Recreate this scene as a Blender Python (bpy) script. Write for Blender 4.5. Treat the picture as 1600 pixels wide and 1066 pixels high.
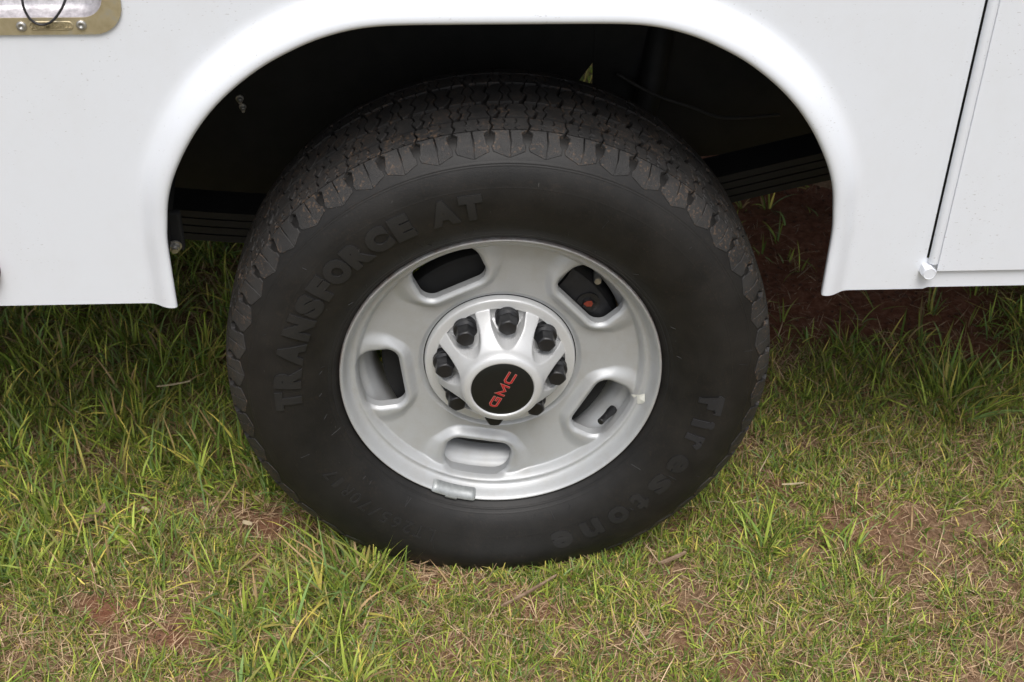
import bpy, bmesh, math, random
import numpy as np
from mathutils import Vector, Matrix

R_ = math.radians
random.seed(7)
rng = np.random.default_rng(11)
scene = bpy.context.scene
for o in list(bpy.data.objects):
    bpy.data.objects.remove(o)
col = scene.collection

# ------------------------------------------------------------------ camera
CAM = Vector((-0.0856, -1.5139, 1.5021))
PITCH, YAW, ROLL = 0.60521, 0.06578, 0.01700
cp, sp, cy, sy = math.cos(PITCH), math.sin(PITCH), math.cos(YAW), math.sin(YAW)
fw = Vector((sy * cp, cy * cp, -sp))
r0 = Vector((cy, -sy, 0))
u0 = r0.cross(fw)
rt = r0 * math.cos(ROLL) + u0 * math.sin(ROLL)
up = u0 * math.cos(ROLL) - r0 * math.sin(ROLL)
cd = bpy.data.cameras.new('camera')
cam = bpy.data.objects.new('camera', cd)
col.objects.link(cam)
cam.matrix_world = Matrix(((rt.x, up.x, -fw.x, CAM.x), (rt.y, up.y, -fw.y, CAM.y),
                           (rt.z, up.z, -fw.z, CAM.z), (0, 0, 0, 1)))
cd.sensor_width = 36
cd.sensor_fit = 'HORIZONTAL'
cd.lens = 2025.0 / 1600 * 36
cd.clip_start = 0.05
cd.clip_end = 2000
cd.dof.use_dof = True
cd.dof.focus_distance = 1.87
cd.dof.aperture_fstop = 10.0
scene.camera = cam

# ------------------------------------------------------------------ sky, sun
SUN_EL, SUN_AZ = R_(62), R_(178)      # azimuth measured clockwise from +Y
w = bpy.data.worlds.new('World')
scene.world = w
w.use_nodes = True
nt = w.node_tree
nt.nodes.clear()
sky = nt.nodes.new('ShaderNodeTexSky')
sky.sky_type = 'NISHITA'
sky.sun_disc = False
sky.sun_elevation = SUN_EL
sky.sun_rotation = SUN_AZ
sky.air_density = 1.0
sky.dust_density = 4.0
sky.ozone_density = 1.0
hs = nt.nodes.new('ShaderNodeHueSaturation')
hs.inputs['Saturation'].default_value = 0.42
bg = nt.nodes.new('ShaderNodeBackground')
bg.inputs['Strength'].default_value = 0.13
wo = nt.nodes.new('ShaderNodeOutputWorld')
nt.links.new(sky.outputs[0], hs.inputs['Color'])
nt.links.new(hs.outputs[0], bg.inputs['Color'])
nt.links.new(bg.outputs[0], wo.inputs['Surface'])
sd = bpy.data.lights.new('sun', 'SUN')
sd.energy = 1.5
sd.angle = R_(32)
sd.color = (1.0, 0.988, 0.972)
sun = bpy.data.objects.new('sun', sd)
col.objects.link(sun)
sdir = Vector((math.sin(SUN_AZ) * math.cos(SUN_EL), math.cos(SUN_AZ) * math.cos(SUN_EL), math.sin(SUN_EL)))
sun.rotation_euler = sdir.to_track_quat('Z', 'Y').to_euler()
sun.location = sdir * 8
scene.view_settings.view_transform = 'Standard'
scene.view_settings.look = 'None'
scene.view_settings.exposure = 0.40
scene.view_settings.gamma = 1.0
scene.view_settings.use_curve_mapping = False

# ------------------------------------------------------------------ helpers
ZC = 0.385          # height of the wheel centre


def link(o, parent=None):
    col.objects.link(o)
    if parent is not None:
        o.parent = parent
    return o


def obj(name, verts, faces, mat, parent=None, smooth=False, loc=None):
    me = bpy.data.meshes.new(name)
    me.from_pydata([tuple(v) for v in verts], [], faces)
    me.update()
    if smooth:
        me.shade_smooth()
    if mat is not None:
        me.materials.append(mat)
    o = bpy.data.objects.new(name, me)
    link(o, parent)
    if loc is not None:
        o.location = loc
    return o


def sharp(o, deg=35):
    me = o.data
    me.shade_smooth()
    try:
        me.set_sharp_from_angle(angle=R_(deg))
    except Exception:
        pass
    return o


def tag(o, label, cat, group=None, kind=None):
    if label:
        o['label'] = label
    if cat:
        o['category'] = cat
    if group:
        o['group'] = group
    if kind:
        o['kind'] = kind
    return o


def bm_obj(name, bm, mat, parent=None, deg=None):
    bmesh.ops.recalc_face_normals(bm, faces=bm.faces)
    me = bpy.data.meshes.new(name)
    bm.to_mesh(me)
    bm.free()
    me.materials.append(mat)
    o = bpy.data.objects.new(name, me)
    link(o, parent)
    if deg:
        sharp(o, deg)
    return o


def box(bm, x0, x1, y0, y1, z0, z1, bev=0.0):
    v = [bm.verts.new((x, y, z)) for x in (x0, x1) for y in (y0, y1) for z in (z0, z1)]
    fs = [(0, 1, 3, 2), (4, 6, 7, 5), (0, 4, 5, 1), (2, 3, 7, 6), (0, 2, 6, 4), (1, 5, 7, 3)]
    ff = [bm.faces.new([v[i] for i in f]) for f in fs]
    if bev:
        ed = list({e for f in ff for e in f.edges})
        bmesh.ops.bevel(bm, geom=ed, offset=bev, segments=2, affect='EDGES', profile=0.5)


def prism(poly, y0, y1):
    """polygon in (x, z) extruded along Y"""
    n = len(poly)
    vs = [(x, y0, z) for x, z in poly] + [(x, y1, z) for x, z in poly]
    fs = [tuple(range(n)), tuple(range(2 * n - 1, n - 1, -1))]
    fs += [(i, (i + 1) % n, n + (i + 1) % n, n + i) for i in range(n)]
    return vs, fs


def tube(pts, rad, n=10, caps=True):
    pts = [Vector(p) for p in pts]
    rr = rad if isinstance(rad, (list, tuple)) else [rad] * len(pts)
    vs, fs = [], []
    prev = None
    for i, p in enumerate(pts):
        t = (pts[min(i + 1, len(pts) - 1)] - pts[max(i - 1, 0)]).normalized()
        if prev is None:
            a = Vector((0, 0, 1)) if abs(t.z) < 0.9 else Vector((1, 0, 0))
            prev = (a - t * a.dot(t)).normalized()
        else:
            prev = (prev - t * prev.dot(t)).normalized()
        b = t.cross(prev)
        for k in range(n):
            an = 2 * math.pi * k / n
            vs.append(p + (prev * math.cos(an) + b * math.sin(an)) * rr[i])
    for i in range(len(pts) - 1):
        for k in range(n):
            fs.append((i * n + k, i * n + (k + 1) % n, (i + 1) * n + (k + 1) % n, (i + 1) * n + k))
    if caps:
        fs.append(tuple(range(n - 1, -1, -1)))
        m = (len(pts) - 1) * n
        fs.append(tuple(range(m, m + n)))
    return vs, fs


def lathe(prof, n=96, closed=False):
    """profile of (h, r): h is height towards the viewer (-Y), around the wheel axis"""
    vs, fs = [], []
    m = len(prof)
    for k in range(n):
        a = 2 * math.pi * k / n
        c, s = math.cos(a), math.sin(a)
        for h, r in prof:
            vs.append((r * c, -h, r * s))
    for k in range(n):
        k2 = (k + 1) % n
        for i in range(m - 1):
            fs.append((k * m + i, k2 * m + i, k2 * m + i + 1, k * m + i + 1))
    return vs, fs


def catmull(P, k=8):
    P = [np.array(p, float) for p in P]
    out = []
    for i in range(len(P) - 1):
        a, b, c, d = P[max(i - 1, 0)], P[i], P[i + 1], P[min(i + 2, len(P) - 1)]
        for j in range(k):
            t = j / k
            out.append(0.5 * (2 * b + (c - a) * t + (2 * a - 5 * b + 4 * c - d) * t * t + (3 * b - a - 3 * c + d) * t ** 3))
    out.append(P[-1])
    return out


def sstep(x, a, b):
    t = np.clip((x - a) / (b - a), 0, 1)
    return t * t * (3 - 2 * t)


def vnoise(x, y, seed=0):
    """smooth value noise, 0..1"""
    xi, yi = np.floor(x).astype(np.int64), np.floor(y).astype(np.int64)
    xf, yf = x - xi, y - yi
    xf, yf = xf * xf * (3 - 2 * xf), yf * yf * (3 - 2 * yf)

    def hsh(a, b):
        n = (a * 374761393 + b * 668265263 + seed * 974711) & 0xffffffff
        n = ((n ^ (n >> 13)) * 1274126177) & 0xffffffff
        return ((n ^ (n >> 16)) & 0xffff) / 65535.0
    return (hsh(xi, yi) * (1 - xf) + hsh(xi + 1, yi) * xf) * (1 - yf) + (hsh(xi, yi + 1) * (1 - xf) + hsh(xi + 1, yi + 1) * xf) * yf


def fbm(x, y, seed=0, oct=4):
    s, a, t = 0, 0.5, 0
    for i in range(oct):
        s = s + a * vnoise(x * 2 ** i, y * 2 ** i, seed + i)
        t += a
        a *= 0.5
    return s / t

# ------------------------------------------------------------------ materials


class Mat:
    def __init__(self, name):
        self.m = bpy.data.materials.new(name)
        self.m.use_nodes = True
        self.t = self.m.node_tree
        self.p = self.t.nodes['Principled BSDF']
        self.out = self.t.nodes['Material Output']

    def n(self, kind, **kw):
        nd = self.t.nodes.new('ShaderNode' + kind)
        for k, v in kw.items():
            if k in nd.inputs:
                nd.inputs[k].default_value = v
            else:
                setattr(nd, k, v)
        return nd

    def l(self, a, b):
        self.t.links.new(a, b)

    def set(self, **kw):
        for k, v in kw.items():
            self.p.inputs[k.replace('_', ' ')].default_value = v
        return self

    def pos(self, scale=(1, 1, 1)):
        g = self.n('NewGeometry')
        mp = self.n('Mapping')
        mp.inputs['Scale'].default_value = scale
        self.l(g.outputs['Position'], mp.inputs['Vector'])
        return mp.outputs[0]

    def noise(self, scale, detail=4, rough=0.5, vec=None):
        nd = self.n('TexNoise', Scale=scale, Detail=detail, Roughness=rough)
        self.l(vec if vec is not None else self.pos(), nd.inputs['Vector'])
        return nd.outputs['Fac']

    def ramp(self, fac, stops):
        r = self.n('ValToRGB')
        e = r.color_ramp.elements
        while len(e) < len(stops):
            e.new(0.5)
        for i, (p, c) in enumerate(stops):
            e[i].position = p
            e[i].color = (*c, 1) if len(c) == 3 else c
        self.l(fac, r.inputs[0])
        return r.outputs[0]

    def rampf(self, fac, a, b):
        r = self.n('MapRange')
        r.inputs['From Min'].default_value = a
        r.inputs['From Max'].default_value = b
        self.l(fac, r.inputs['Value'])
        return r.outputs[0]

    def mix(self, fac, a, b, mode='MIX'):
        m = self.n('MixRGB', blend_type=mode)
        for s, v in (('Fac', fac), ('Color1', a), ('Color2', b)):
            if hasattr(v, 'is_linked') or hasattr(v, 'links'):
                self.l(v, m.inputs[s])
            elif isinstance(v, tuple):
                m.inputs[s].default_value = (*v, 1) if len(v) == 3 else v
            else:
                m.inputs[s].default_value = v
        return m.outputs[0]

    def mul(self, a, b):
        m = self.n('Math', operation='MULTIPLY')
        for i, v in enumerate((a, b)):
            if hasattr(v, 'links'):
                self.l(v, m.inputs[i])
            else:
                m.inputs[i].default_value = v
        return m.outputs[0]

    def bump(self, height, strength=0.3, dist=0.001):
        b = self.n('Bump', Strength=strength, Distance=dist)
        self.l(height, b.inputs['Height'])
        self.l(b.outputs[0], self.p.inputs['Normal'])
        return b

    def color(self, c):
        self.l(c, self.p.inputs['Base Color'])


def simple(name, c, rough=0.5, metal=0.0, var=0.12, scale=60, bump=0.0):
    m = Mat(name).set(Roughness=rough, Metallic=metal)
    f = m.noise(scale, 5, 0.6)
    lo = tuple(x * (1 - var) for x in c)
    hi = tuple(min(1, x * (1 + var)) for x in c)
    m.color(m.ramp(f, [(0.3, lo), (0.7, hi)]))
    if bump:
        m.bump(m.noise(scale * 4, 3), bump, 0.001)
    return m.m


def radius_from_axle(m):
    g = m.n('NewGeometry')
    s = m.n('SeparateXYZ')
    m.l(g.outputs['Position'], s.inputs[0])
    a = m.n('Math', operation='SUBTRACT')
    m.l(s.outputs['Z'], a.inputs[0])
    a.inputs[1].default_value = ZC
    c = m.n('CombineXYZ')
    m.l(s.outputs['X'], c.inputs['X'])
    m.l(a.outputs[0], c.inputs['Y'])
    v = m.n('VectorMath', operation='LENGTH')
    m.l(c.outputs[0], v.inputs[0])
    return v.outputs['Value']


# white body paint with tiny chips, scuffs and a dusty lower edge
m = Mat('white_paint').set(Roughness=0.32)
m.p.inputs['Coat Weight'].default_value = 0.25
m.p.inputs['Coat Roughness'].default_value = 0.12
spk = m.noise(210, 2, 0.5, m.pos((1, 1, 2.6)))
msk = m.noise(9, 3, 0.6)
chips = m.mul(m.rampf(spk, 0.69, 0.725), m.rampf(msk, 0.43, 0.58))
dust = m.mul(m.rampf(m.noise(24, 6, 0.7, m.pos((1, 1, 0.7))), 0.45, 0.8), 0.14)
base = m.mix(dust, (0.735, 0.760, 0.805), (0.60, 0.59, 0.57))
m.color(m.mix(m.mul(chips, 0.5), base, (0.30, 0.27, 0.25)))
m.bump(m.noise(14, 2), 0.05, 0.004)
M_WHITE = m.m

# silver wheel paint
m = Mat('silver_wheel_paint').set(Metallic=0.38, Roughness=0.47)
fl = m.noise(2200, 2, 0.5)
dd = m.noise(38, 5, 0.65)
b1 = m.ramp(fl, [(0.3, (0.440, 0.450, 0.455)), (0.7, (0.515, 0.526, 0.532))])
b2 = m.mix(m.mul(m.rampf(dd, 0.45, 0.75), 0.30), b1, (0.36, 0.33, 0.28))
ra = radius_from_axle(m)
edge = m.mul(m.rampf(ra, 0.2318, 0.2345), m.rampf(m.noise(55, 4, 0.7), 0.3, 0.65))
m.color(m.mix(m.mul(edge, 0.75), b2, (0.22, 0.13, 0.085)))
m.bump(m.noise(900, 2), 0.04, 0.0006)
M_SILVER = m.m

m = Mat('silver_cap_paint').set(Metallic=0.32, Roughness=0.40)
fl = m.noise(2600, 2, 0.5)
b1 = m.ramp(fl, [(0.3, (0.58, 0.585, 0.585)), (0.7, (0.66, 0.665, 0.665))])
m.color(m.mix(m.mul(m.rampf(m.noise(60, 5, 0.65), 0.52, 0.85), 0.22), b1, (0.38, 0.35, 0.31)))
M_CAP = m.m

# tyre rubber: dusty grey-black, brown grit caught on the tread


def rubber(name, base_c, dust_c, amount, grit):
    m = Mat(name).set(Roughness=0.55)
    m.p.inputs['Specular IOR Level'].default_value = 0.38
    n1 = m.noise(18, 6, 0.62)
    n2 = m.noise(240, 4, 0.65)
    d = m.mul(m.rampf(n1, 0.3, 0.8), amount)
    c = m.mix(d, base_c, dust_c)
    fl = m.mul(m.rampf(n2, 0.53, 0.64), m.rampf(m.noise(30, 3), 0.42, 0.60))
    c = m.mix(m.mul(fl, grit), c, (0.16, 0.10, 0.06))
    sc = m.noise(150, 2, 0.4, m.pos((3.0, 1, 0.6)))
    c = m.mix(m.mul(m.rampf(sc, 0.77, 0.80), 0.5), c, (0.11, 0.105, 0.10))
    m.color(c)
    m.bump(m.noise(520, 5, 0.65), 0.3 + .6 * grit, 0.0006 + .0022 * grit)
    return m.m


M_RUBBER = rubber('tyre_sidewall_rubber', (0.0052, 0.0049, 0.0047), (0.0215, 0.0195, 0.0178), 0.75, 0.05)
M_TREAD = rubber('tyre_tread_rubber', (0.0150, 0.0148, 0.0150), (0.052, 0.048, 0.045), 0.78, 0.55)
M_LETTER = rubber('raised_letter_rubber', (0.0135, 0.0133, 0.0134), (0.027, 0.026, 0.025), 0.5, 0.03)
M_LETTER_GLOSS = rubber('smooth_letter_rubber', (0.0165, 0.0165, 0.0185), (0.028, 0.0275, 0.0295), 0.8, 0.0)
M_LETTER_SOFT = rubber('faint_letter_rubber', (0.0118, 0.0115, 0.0117), (0.0255, 0.0240, 0.0232), 0.7, 0.02)
M_BLACK = simple('black_plastic', (0.012, 0.012, 0.013), 0.38, 0, 0.2, 200)
M_EMBLEM = simple('emblem_black', (0.008, 0.009, 0.009), 0.33, 0, 0.1, 300)
M_RED = simple('emblem_red', (0.42, 0.012, 0.016), 0.35, 0, 0.1, 300)
M_REDEDGE = simple('emblem_edge', (0.52, 0.27, 0.23), 0.3, 0.4, 0.1, 300)
M_UNDER = simple('undercoat_black', (0.0045, 0.0044, 0.0042), 0.85, 0, 0.5, 25, 0.3)
M_LINER = simple('liner_black', (0.007, 0.007, 0.007), 0.8, 0, 0.4, 25)
M_STEEL_DK = simple('dark_chassis_steel', (0.0065, 0.0064, 0.0062), 0.7, 0.05, 0.5, 30, 0.3)
M_ROTOR = simple('brake_steel', (0.35, 0.37, 0.40), 0.35, 0.9, 0.25, 90)
M_ZINC = simple('zinc_bolt', (0.42, 0.41, 0.39), 0.38, 0.8, 0.3, 150)
M_LEAD = simple('balance_weight_metal', (0.33, 0.345, 0.345), 0.45, 0.5, 0.12, 200)
M_PAPER = simple('paper_sticker', (0.62, 0.62, 0.56), 0.6, 0, 0.15, 120)
M_CABLE = simple('black_cable', (0.016, 0.015, 0.017), 0.4, 0, 0.2, 200)
M_REDLENS = simple('red_lens', (0.13, 0.008, 0.014), 0.2, 0, 0.2, 60)
M_ORANGE = simple('orange_rust', (0.20, 0.030, 0.014), 0.6, 0, 0.3, 100)

m = Mat('gold_chromate_plate').set(Metallic=0.55, Roughness=0.45)
c = m.ramp(m.noise(40, 6, 0.7), [(0.3, (0.40, 0.33, 0.20)), (0.55, (0.50, 0.43, 0.28)), (0.75, (0.44, 0.42, 0.36))])
m.color(c)
m.bump(m.noise(300, 4), 0.15, 0.0006)
M_GOLD = m.m
m = Mat('cast_aluminium_tray').set(Metallic=0.6, Roughness=0.42)
m.color(m.ramp(m.noise(90, 6, 0.75), [(0.35, (0.36, 0.34, 0.36)), (0.65, (0.66, 0.64, 0.66))]))
m.bump(m.noise(260, 5, 0.7), 0.5, 0.0012)
M_TRAY = m.m

# soil
m = Mat('red_soil').set(Roughness=0.95)
m.p.inputs['Specular IOR Level'].default_value = 0.1
at = m.n('Attribute', attribute_name='bare')
n1 = m.noise(7, 8, 0.68)
n2 = m.noise(70, 6, 0.7)
soil = m.ramp(n2, [(0.25, (0.11, 0.042, 0.025)), (0.5, (0.24, 0.098, 0.058)), (0.75, (0.36, 0.18, 0.118))])
thatch = m.ramp(m.noise(130, 6, 0.7), [(0.25, (0.06, 0.038, 0.022)), (0.5, (0.24, 0.148, 0.088)), (0.75, (0.44, 0.31, 0.20))])
green = m.ramp(m.noise(90, 5, 0.7), [(0.3, (0.03, 0.05, 0.012)), (0.7, (0.10, 0.15, 0.035))])
tg = m.mix(m.rampf(n1, 0.35, 0.65), thatch, green)
far = m.n('Attribute', attribute_name='far')
tg2 = m.mix(far.outputs['Fac'], thatch, tg)
m.color(m.mix(at.outputs['Fac'], tg2, soil))
m.bump(m.noise(160, 8, 0.75), 0.9, 0.006)
M_SOIL = m.m

# grass blades: colour carried per blade


def blade_mat(name, trans):
    m = Mat(name).set(Roughness=0.5)
    m.p.inputs['Specular IOR Level'].default_value = 0.28
    a = m.n('Attribute', attribute_name='Col')
    m.color(a.outputs['Color'])
    tr = m.n('BsdfTranslucent')
    m.l(a.outputs['Color'], tr.inputs['Color'])
    mx = m.n('MixShader', Fac=trans)
    m.l(m.p.outputs[0], mx.inputs[1])
    m.l(tr.outputs[0], mx.inputs[2])
    m.l(mx.outputs[0], m.out.inputs['Surface'])
    return m.m


M_BLADE = blade_mat('grass_blade', 0.35)
M_STRAW = blade_mat('dry_straw', 0.15)
m = Mat('weathered_wood').set(Roughness=0.8)
m.color(m.ramp(m.noise(120, 5, 0.7, m.pos((0.4, 1, 1))), [(0.3, (0.15, 0.09, 0.055)), (0.7, (0.34, 0.24, 0.16))]))
m.bump(m.noise(300, 4), 0.5, 0.002)
M_WOOD = m.m
M_CHIP = simple('pale_wood_chip', (0.52, 0.42, 0.27), 0.7, 0, 0.2, 90, 0.3)
M_LEAF = simple('dead_leaf_brown', (0.26, 0.17, 0.105), 0.7, 0, 0.25, 120, 0.3)

# ------------------------------------------------------------------ ground
PATCH = [(.80, .70, .34, .17, 1.2), (.62, .92, .34, .27, 1.2), (.95, .54, .16, .08, .9), (-.612, -.109, .05, .035, .75),
         (-.368, .075, .06, .04, .6), (.349, .079, .06, .03, .42), (.471, .150, .05, .035, .35), (-.50, -.16, .05, .03, .6),
         (.42, .30, .05, .08, .5), (.05, -.14, .05, .04, .4), (-.08, -.06, .06, .03, .35), (.30, -.20, .05, .04, .45),
         (.86, 1.3, .5, .35, 1.0), (-.60, .115, .09, .03, .55), (.56, .66, .14, .14, 1.0)]


def bare(x, y):
    b = np.zeros_like(x)
    nx = x + .09 * (fbm(x * 9, y * 9, 5) - .5)
    ny = y + .09 * (fbm(x * 9, y * 9, 15) - .5)
    for px, py, a, c, s in PATCH:
        b = np.maximum(b, s * np.exp(-((nx - px) / a) ** 2 - ((ny - py) / c) ** 2))
    b = np.maximum(b, 0.20 * sstep(fbm(x * 5, y * 5, 31), .62, .75))
    return np.clip(b * 1.25, 0, 1)


def gz(x, y):
    return .016 * (fbm(x * 4, y * 4, 3) - .5) + .010 * (fbm(x * 22, y * 22, 8) - .5) + .034


dx = .014
xs = np.concatenate([-np.geomspace(400, 1.55, 26), np.arange(-1.5, 1.7, dx), np.geomspace(1.75, 400, 26)])
ys = np.concatenate([-np.geomspace(400, .62, 30), np.arange(-.6, 1.9, dx), np.geomspace(1.95, 400, 30)])
X, Y = np.meshgrid(xs, ys)
Z = gz(X, Y) * np.exp(-np.maximum(0, np.hypot(X, Y) - 3) / 6)
nx_, ny_ = len(xs), len(ys)
V = np.stack([X.ravel(), Y.ravel(), Z.ravel()], 1)
I = np.arange(nx_ * ny_).reshape(ny_, nx_)
F = np.stack([I[:-1, :-1].ravel(), I[:-1, 1:].ravel(), I[1:, 1:].ravel(), I[1:, :-1].ravel()], 1)


def np_mesh(name, V, F, mat, parent=None, smooth=True, cols=None, attrs=None):
    me = bpy.data.meshes.new(name)
    k = F.shape[1]
    me.vertices.add(len(V))
    me.vertices.foreach_set('co', V.astype(np.float32).ravel())
    me.loops.add(F.size)
    me.loops.foreach_set('vertex_index', F.astype(np.int32).ravel())
    me.polygons.add(len(F))
    me.polygons.foreach_set('loop_start', np.arange(0, F.size, k, dtype=np.int32))
    me.polygons.foreach_set('loop_total', np.full(len(F), k, dtype=np.int32))
    me.update(calc_edges=True)
    if smooth:
        me.shade_smooth()
    if cols is not None:
        a = me.color_attributes.new('Col', 'FLOAT_COLOR', 'POINT')
        c4 = np.concatenate([cols, np.ones((len(cols), 1))], 1).astype(np.float32)
        a.data.foreach_set('color', c4.ravel())
    for nm, va in (attrs or {}).items():
        a = me.attributes.new(nm, 'FLOAT', 'POINT')
        a.data.foreach_set('value', va.astype(np.float32).ravel())
    me.materials.append(mat)
    o = bpy.data.objects.new(name, me)
    link(o, parent)
    return o


farw = sstep(np.maximum(np.abs(X) - 1.2, np.maximum(Y - 1.5, -Y - .4)), 0, .3)
ground = np_mesh('ground', V, F, M_SOIL, attrs={'bare': bare(X, Y) * (1 - farw), 'far': farw})
tag(ground, 'red soil and dry thatch under the grass', None, kind='structure')

# ------------------------------------------------------------------ grass


def blades(x, y, L, wd, az, a0, a1, colr, tipc, k=4, z0=None, twist=None):
    """ribbons: x,y base; L length; wd width; az lean azimuth; a0,a1 angle from vertical at base and tip"""
    n = len(x)
    z = gz(x, y) - .003 if z0 is None else z0
    P = np.zeros((n, k + 1, 3))
    P[:, 0] = np.stack([x, y, z], 1)
    for j in range(k):
        a = a0 + (a1 - a0) * (j + .5) / k
        st = L / k
        P[:, j + 1, 0] = P[:, j, 0] + st * np.sin(a) * np.cos(az)
        P[:, j + 1, 1] = P[:, j, 1] + st * np.sin(a) * np.sin(az)
        P[:, j + 1, 2] = np.maximum(P[:, j, 2] + st * np.cos(a), .0015 + gz(P[:, j + 1, 0], P[:, j + 1, 1]))
    tw = rng.normal(0, .5, n) if twist is None else twist
    side = np.stack([-np.sin(az + tw), np.cos(az + tw), .25 * np.sin(tw * 3)], 1)
    Vv = np.zeros((n, 2 * k + 1, 3))
    C = np.zeros((n, 2 * k + 1, 3))
    for j in range(k):
        t = j / k
        ww = (wd * (.65 + .35 * min(1, t * 3)) * (1 - t ** 2.2) * .5)[:, None]
        Vv[:, 2 * j] = P[:, j] - side * ww
        Vv[:, 2 * j + 1] = P[:, j] + side * ww
        cc = colr * (1 - t ** 1.5) + tipc * t ** 1.5
        C[:, 2 * j] = cc
        C[:, 2 * j + 1] = cc
    Vv[:, 2 * k] = P[:, k]
    C[:, 2 * k] = tipc
    b = (np.arange(n) * (2 * k + 1))[:, None]
    T = []
    for j in range(k - 1):
        q = np.array([2 * j, 2 * j + 1, 2 * j + 3, 2 * j + 2])
        T.append(b + q[[0, 1, 2]])
        T.append(b + q[[0, 2, 3]])
    T.append(b + np.array([2 * k - 2, 2 * k - 1, 2 * k]))
    return Vv.reshape(-1, 3), np.concatenate(T, 0), C.reshape(-1, 3)


def join(parts):
    Vs, Fs, Cs, o = [], [], [], 0
    for v, f, c in parts:
        Vs.append(v)
        Fs.append(f + o)
        Cs.append(c)
        o += len(v)
    return np.concatenate(Vs), np.concatenate(Fs), np.concatenate(Cs)


def scatter(n, x0=-1.2, x1=1.45, y0=-.40, y1=1.25):
    x = rng.uniform(x0, x1, n)
    y = rng.uniform(y0, y1, n)
    # keep to the wedge of ground in front of the lens, with a margin for side views
    keep = (np.abs(x - .06) < .95 + .42 * np.maximum(y, -.3)) 
    under = (np.abs(x) < .165) & (y > -.004) & (y < .26)
    keep &= ~under
    return x[keep], y[keep]


def greens(n, dryness):
    """per-blade colour: deep green, yellow green, straw"""
    deep = np.array([.150, .245, .046])
    mid = np.array([.335, .430, .082])
    yel = np.array([.62, .56, .15])
    blu = np.array([.185, .295, .105])
    straw = np.array([.50, .36, .20])
    u = rng.random(n)
    c = np.where((u < .3)[:, None], deep, np.where((u < .74)[:, None], mid, np.where((u < .90)[:, None], blu, yel)))
    c = c * rng.uniform(.55, 1.5, n)[:, None]
    d = rng.random(n) < dryness
    c[d] = straw * rng.uniform(.55, 1.15, d.sum())[:, None]
    tip = c * np.array([1.25, 1.1, .9])
    yt = rng.random(n) < .22
    tip[yt] = np.array([.33, .25, .10]) * rng.uniform(.7, 1.1, yt.sum())[:, None]
    return c, tip


def longness(x, y):
    l = sstep(-x, .02, .35) * sstep(y, -.02, .16)
    l = np.maximum(l, .75 * sstep(x, .45, .7) * sstep(y, .30, .45))
    l = np.maximum(l, .85 * sstep(-x, .05, .22) * sstep(fbm(x * 6, y * 6, 44), .40, .58))
    return np.clip(l + .25 * (fbm(x * 5, y * 5, 71) - .5), 0, 1)


parts = []
# short turf
x, y = scatter(330000)
cl = fbm(x * 7, y * 7, 51)
cl2 = fbm(x * 28, y * 28, 55)
b_ = bare(x, y)
lg = longness(x, y)
pr = (1 - b_) ** 2 * (.26 + 1.3 * sstep(cl, .38, .58)) * (.25 + 1.4 * sstep(cl2, .40, .60)) * (1 - .35 * lg)
pr *= 1 - .65 * sstep(y, .75, 1.1)
k_ = rng.random(len(x)) < pr
x, y, lg = x[k_], y[k_], lg[k_]
n = len(x)
L = rng.gamma(5, .0042, n) * (1 + .5 * lg) + .006
az = rng.uniform(0, 2 * np.pi, n)
a0 = np.abs(rng.normal(.55, .4, n))
a1 = a0 + np.abs(rng.normal(.6, .5, n))
c, t = greens(n, .10)
parts.append(blades(x, y, L, rng.uniform(.0014, .0034, n), az, a0, a1, c, t, 3))
# long coarse blades, growing from small crowns
xc, yc = scatter(6500)
lg = longness(xc, yc)
pr = (.06 + .94 * lg) * (1 - .93 * bare(xc, yc)) * (.35 + .9 * sstep(fbm(xc * 9, yc * 9, 61), .35, .6))
k_ = rng.random(len(xc)) < pr
xc, yc, lgc = xc[k_], yc[k_], lg[k_]
rep = rng.integers(3, 9, len(xc))
x = np.repeat(xc, rep)
y = np.repeat(yc, rep)
lg = np.repeat(lgc, rep)
n = len(x)
az = rng.uniform(0, 2 * np.pi, n)
x = x + .010 * np.cos(az) * rng.random(n)
y = y + .010 * np.sin(az) * rng.random(n)
L = rng.uniform(.030, .092, n) * (.55 + .65 * lg)
a0 = np.abs(rng.normal(.45, .35, n))
a1 = a0 + np.abs(rng.normal(.65, .5, n))
c, t = greens(n, .09)
c, t = c * 1.08, t * 1.12
parts.append(blades(x, y, L, rng.uniform(.0028, .0060, n), az, a0, a1, c, t, 5))
# a strip of turf beyond the far side of the truck
x = rng.uniform(-.6, 1.4, 9000)
y = rng.uniform(1.75, 2.9, 9000)
c, t = greens(len(x), .15)
c, t = c * 1.25, t * 1.25
parts.append(blades(x, y, rng.uniform(.03, .07, len(x)), rng.uniform(.003, .006, len(x)), rng.uniform(0, 6.28, len(x)),
                    np.abs(rng.normal(.3, .2, len(x))), np.abs(rng.normal(.9, .3, len(x))), c, t, 3))
V_, F_, C_ = join(parts)
turf = np_mesh('grass', V_, F_, M_BLADE, smooth=True, cols=C_)
tag(turf, 'patchy green lawn grass around and under the truck', 'grass', kind='stuff')

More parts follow.
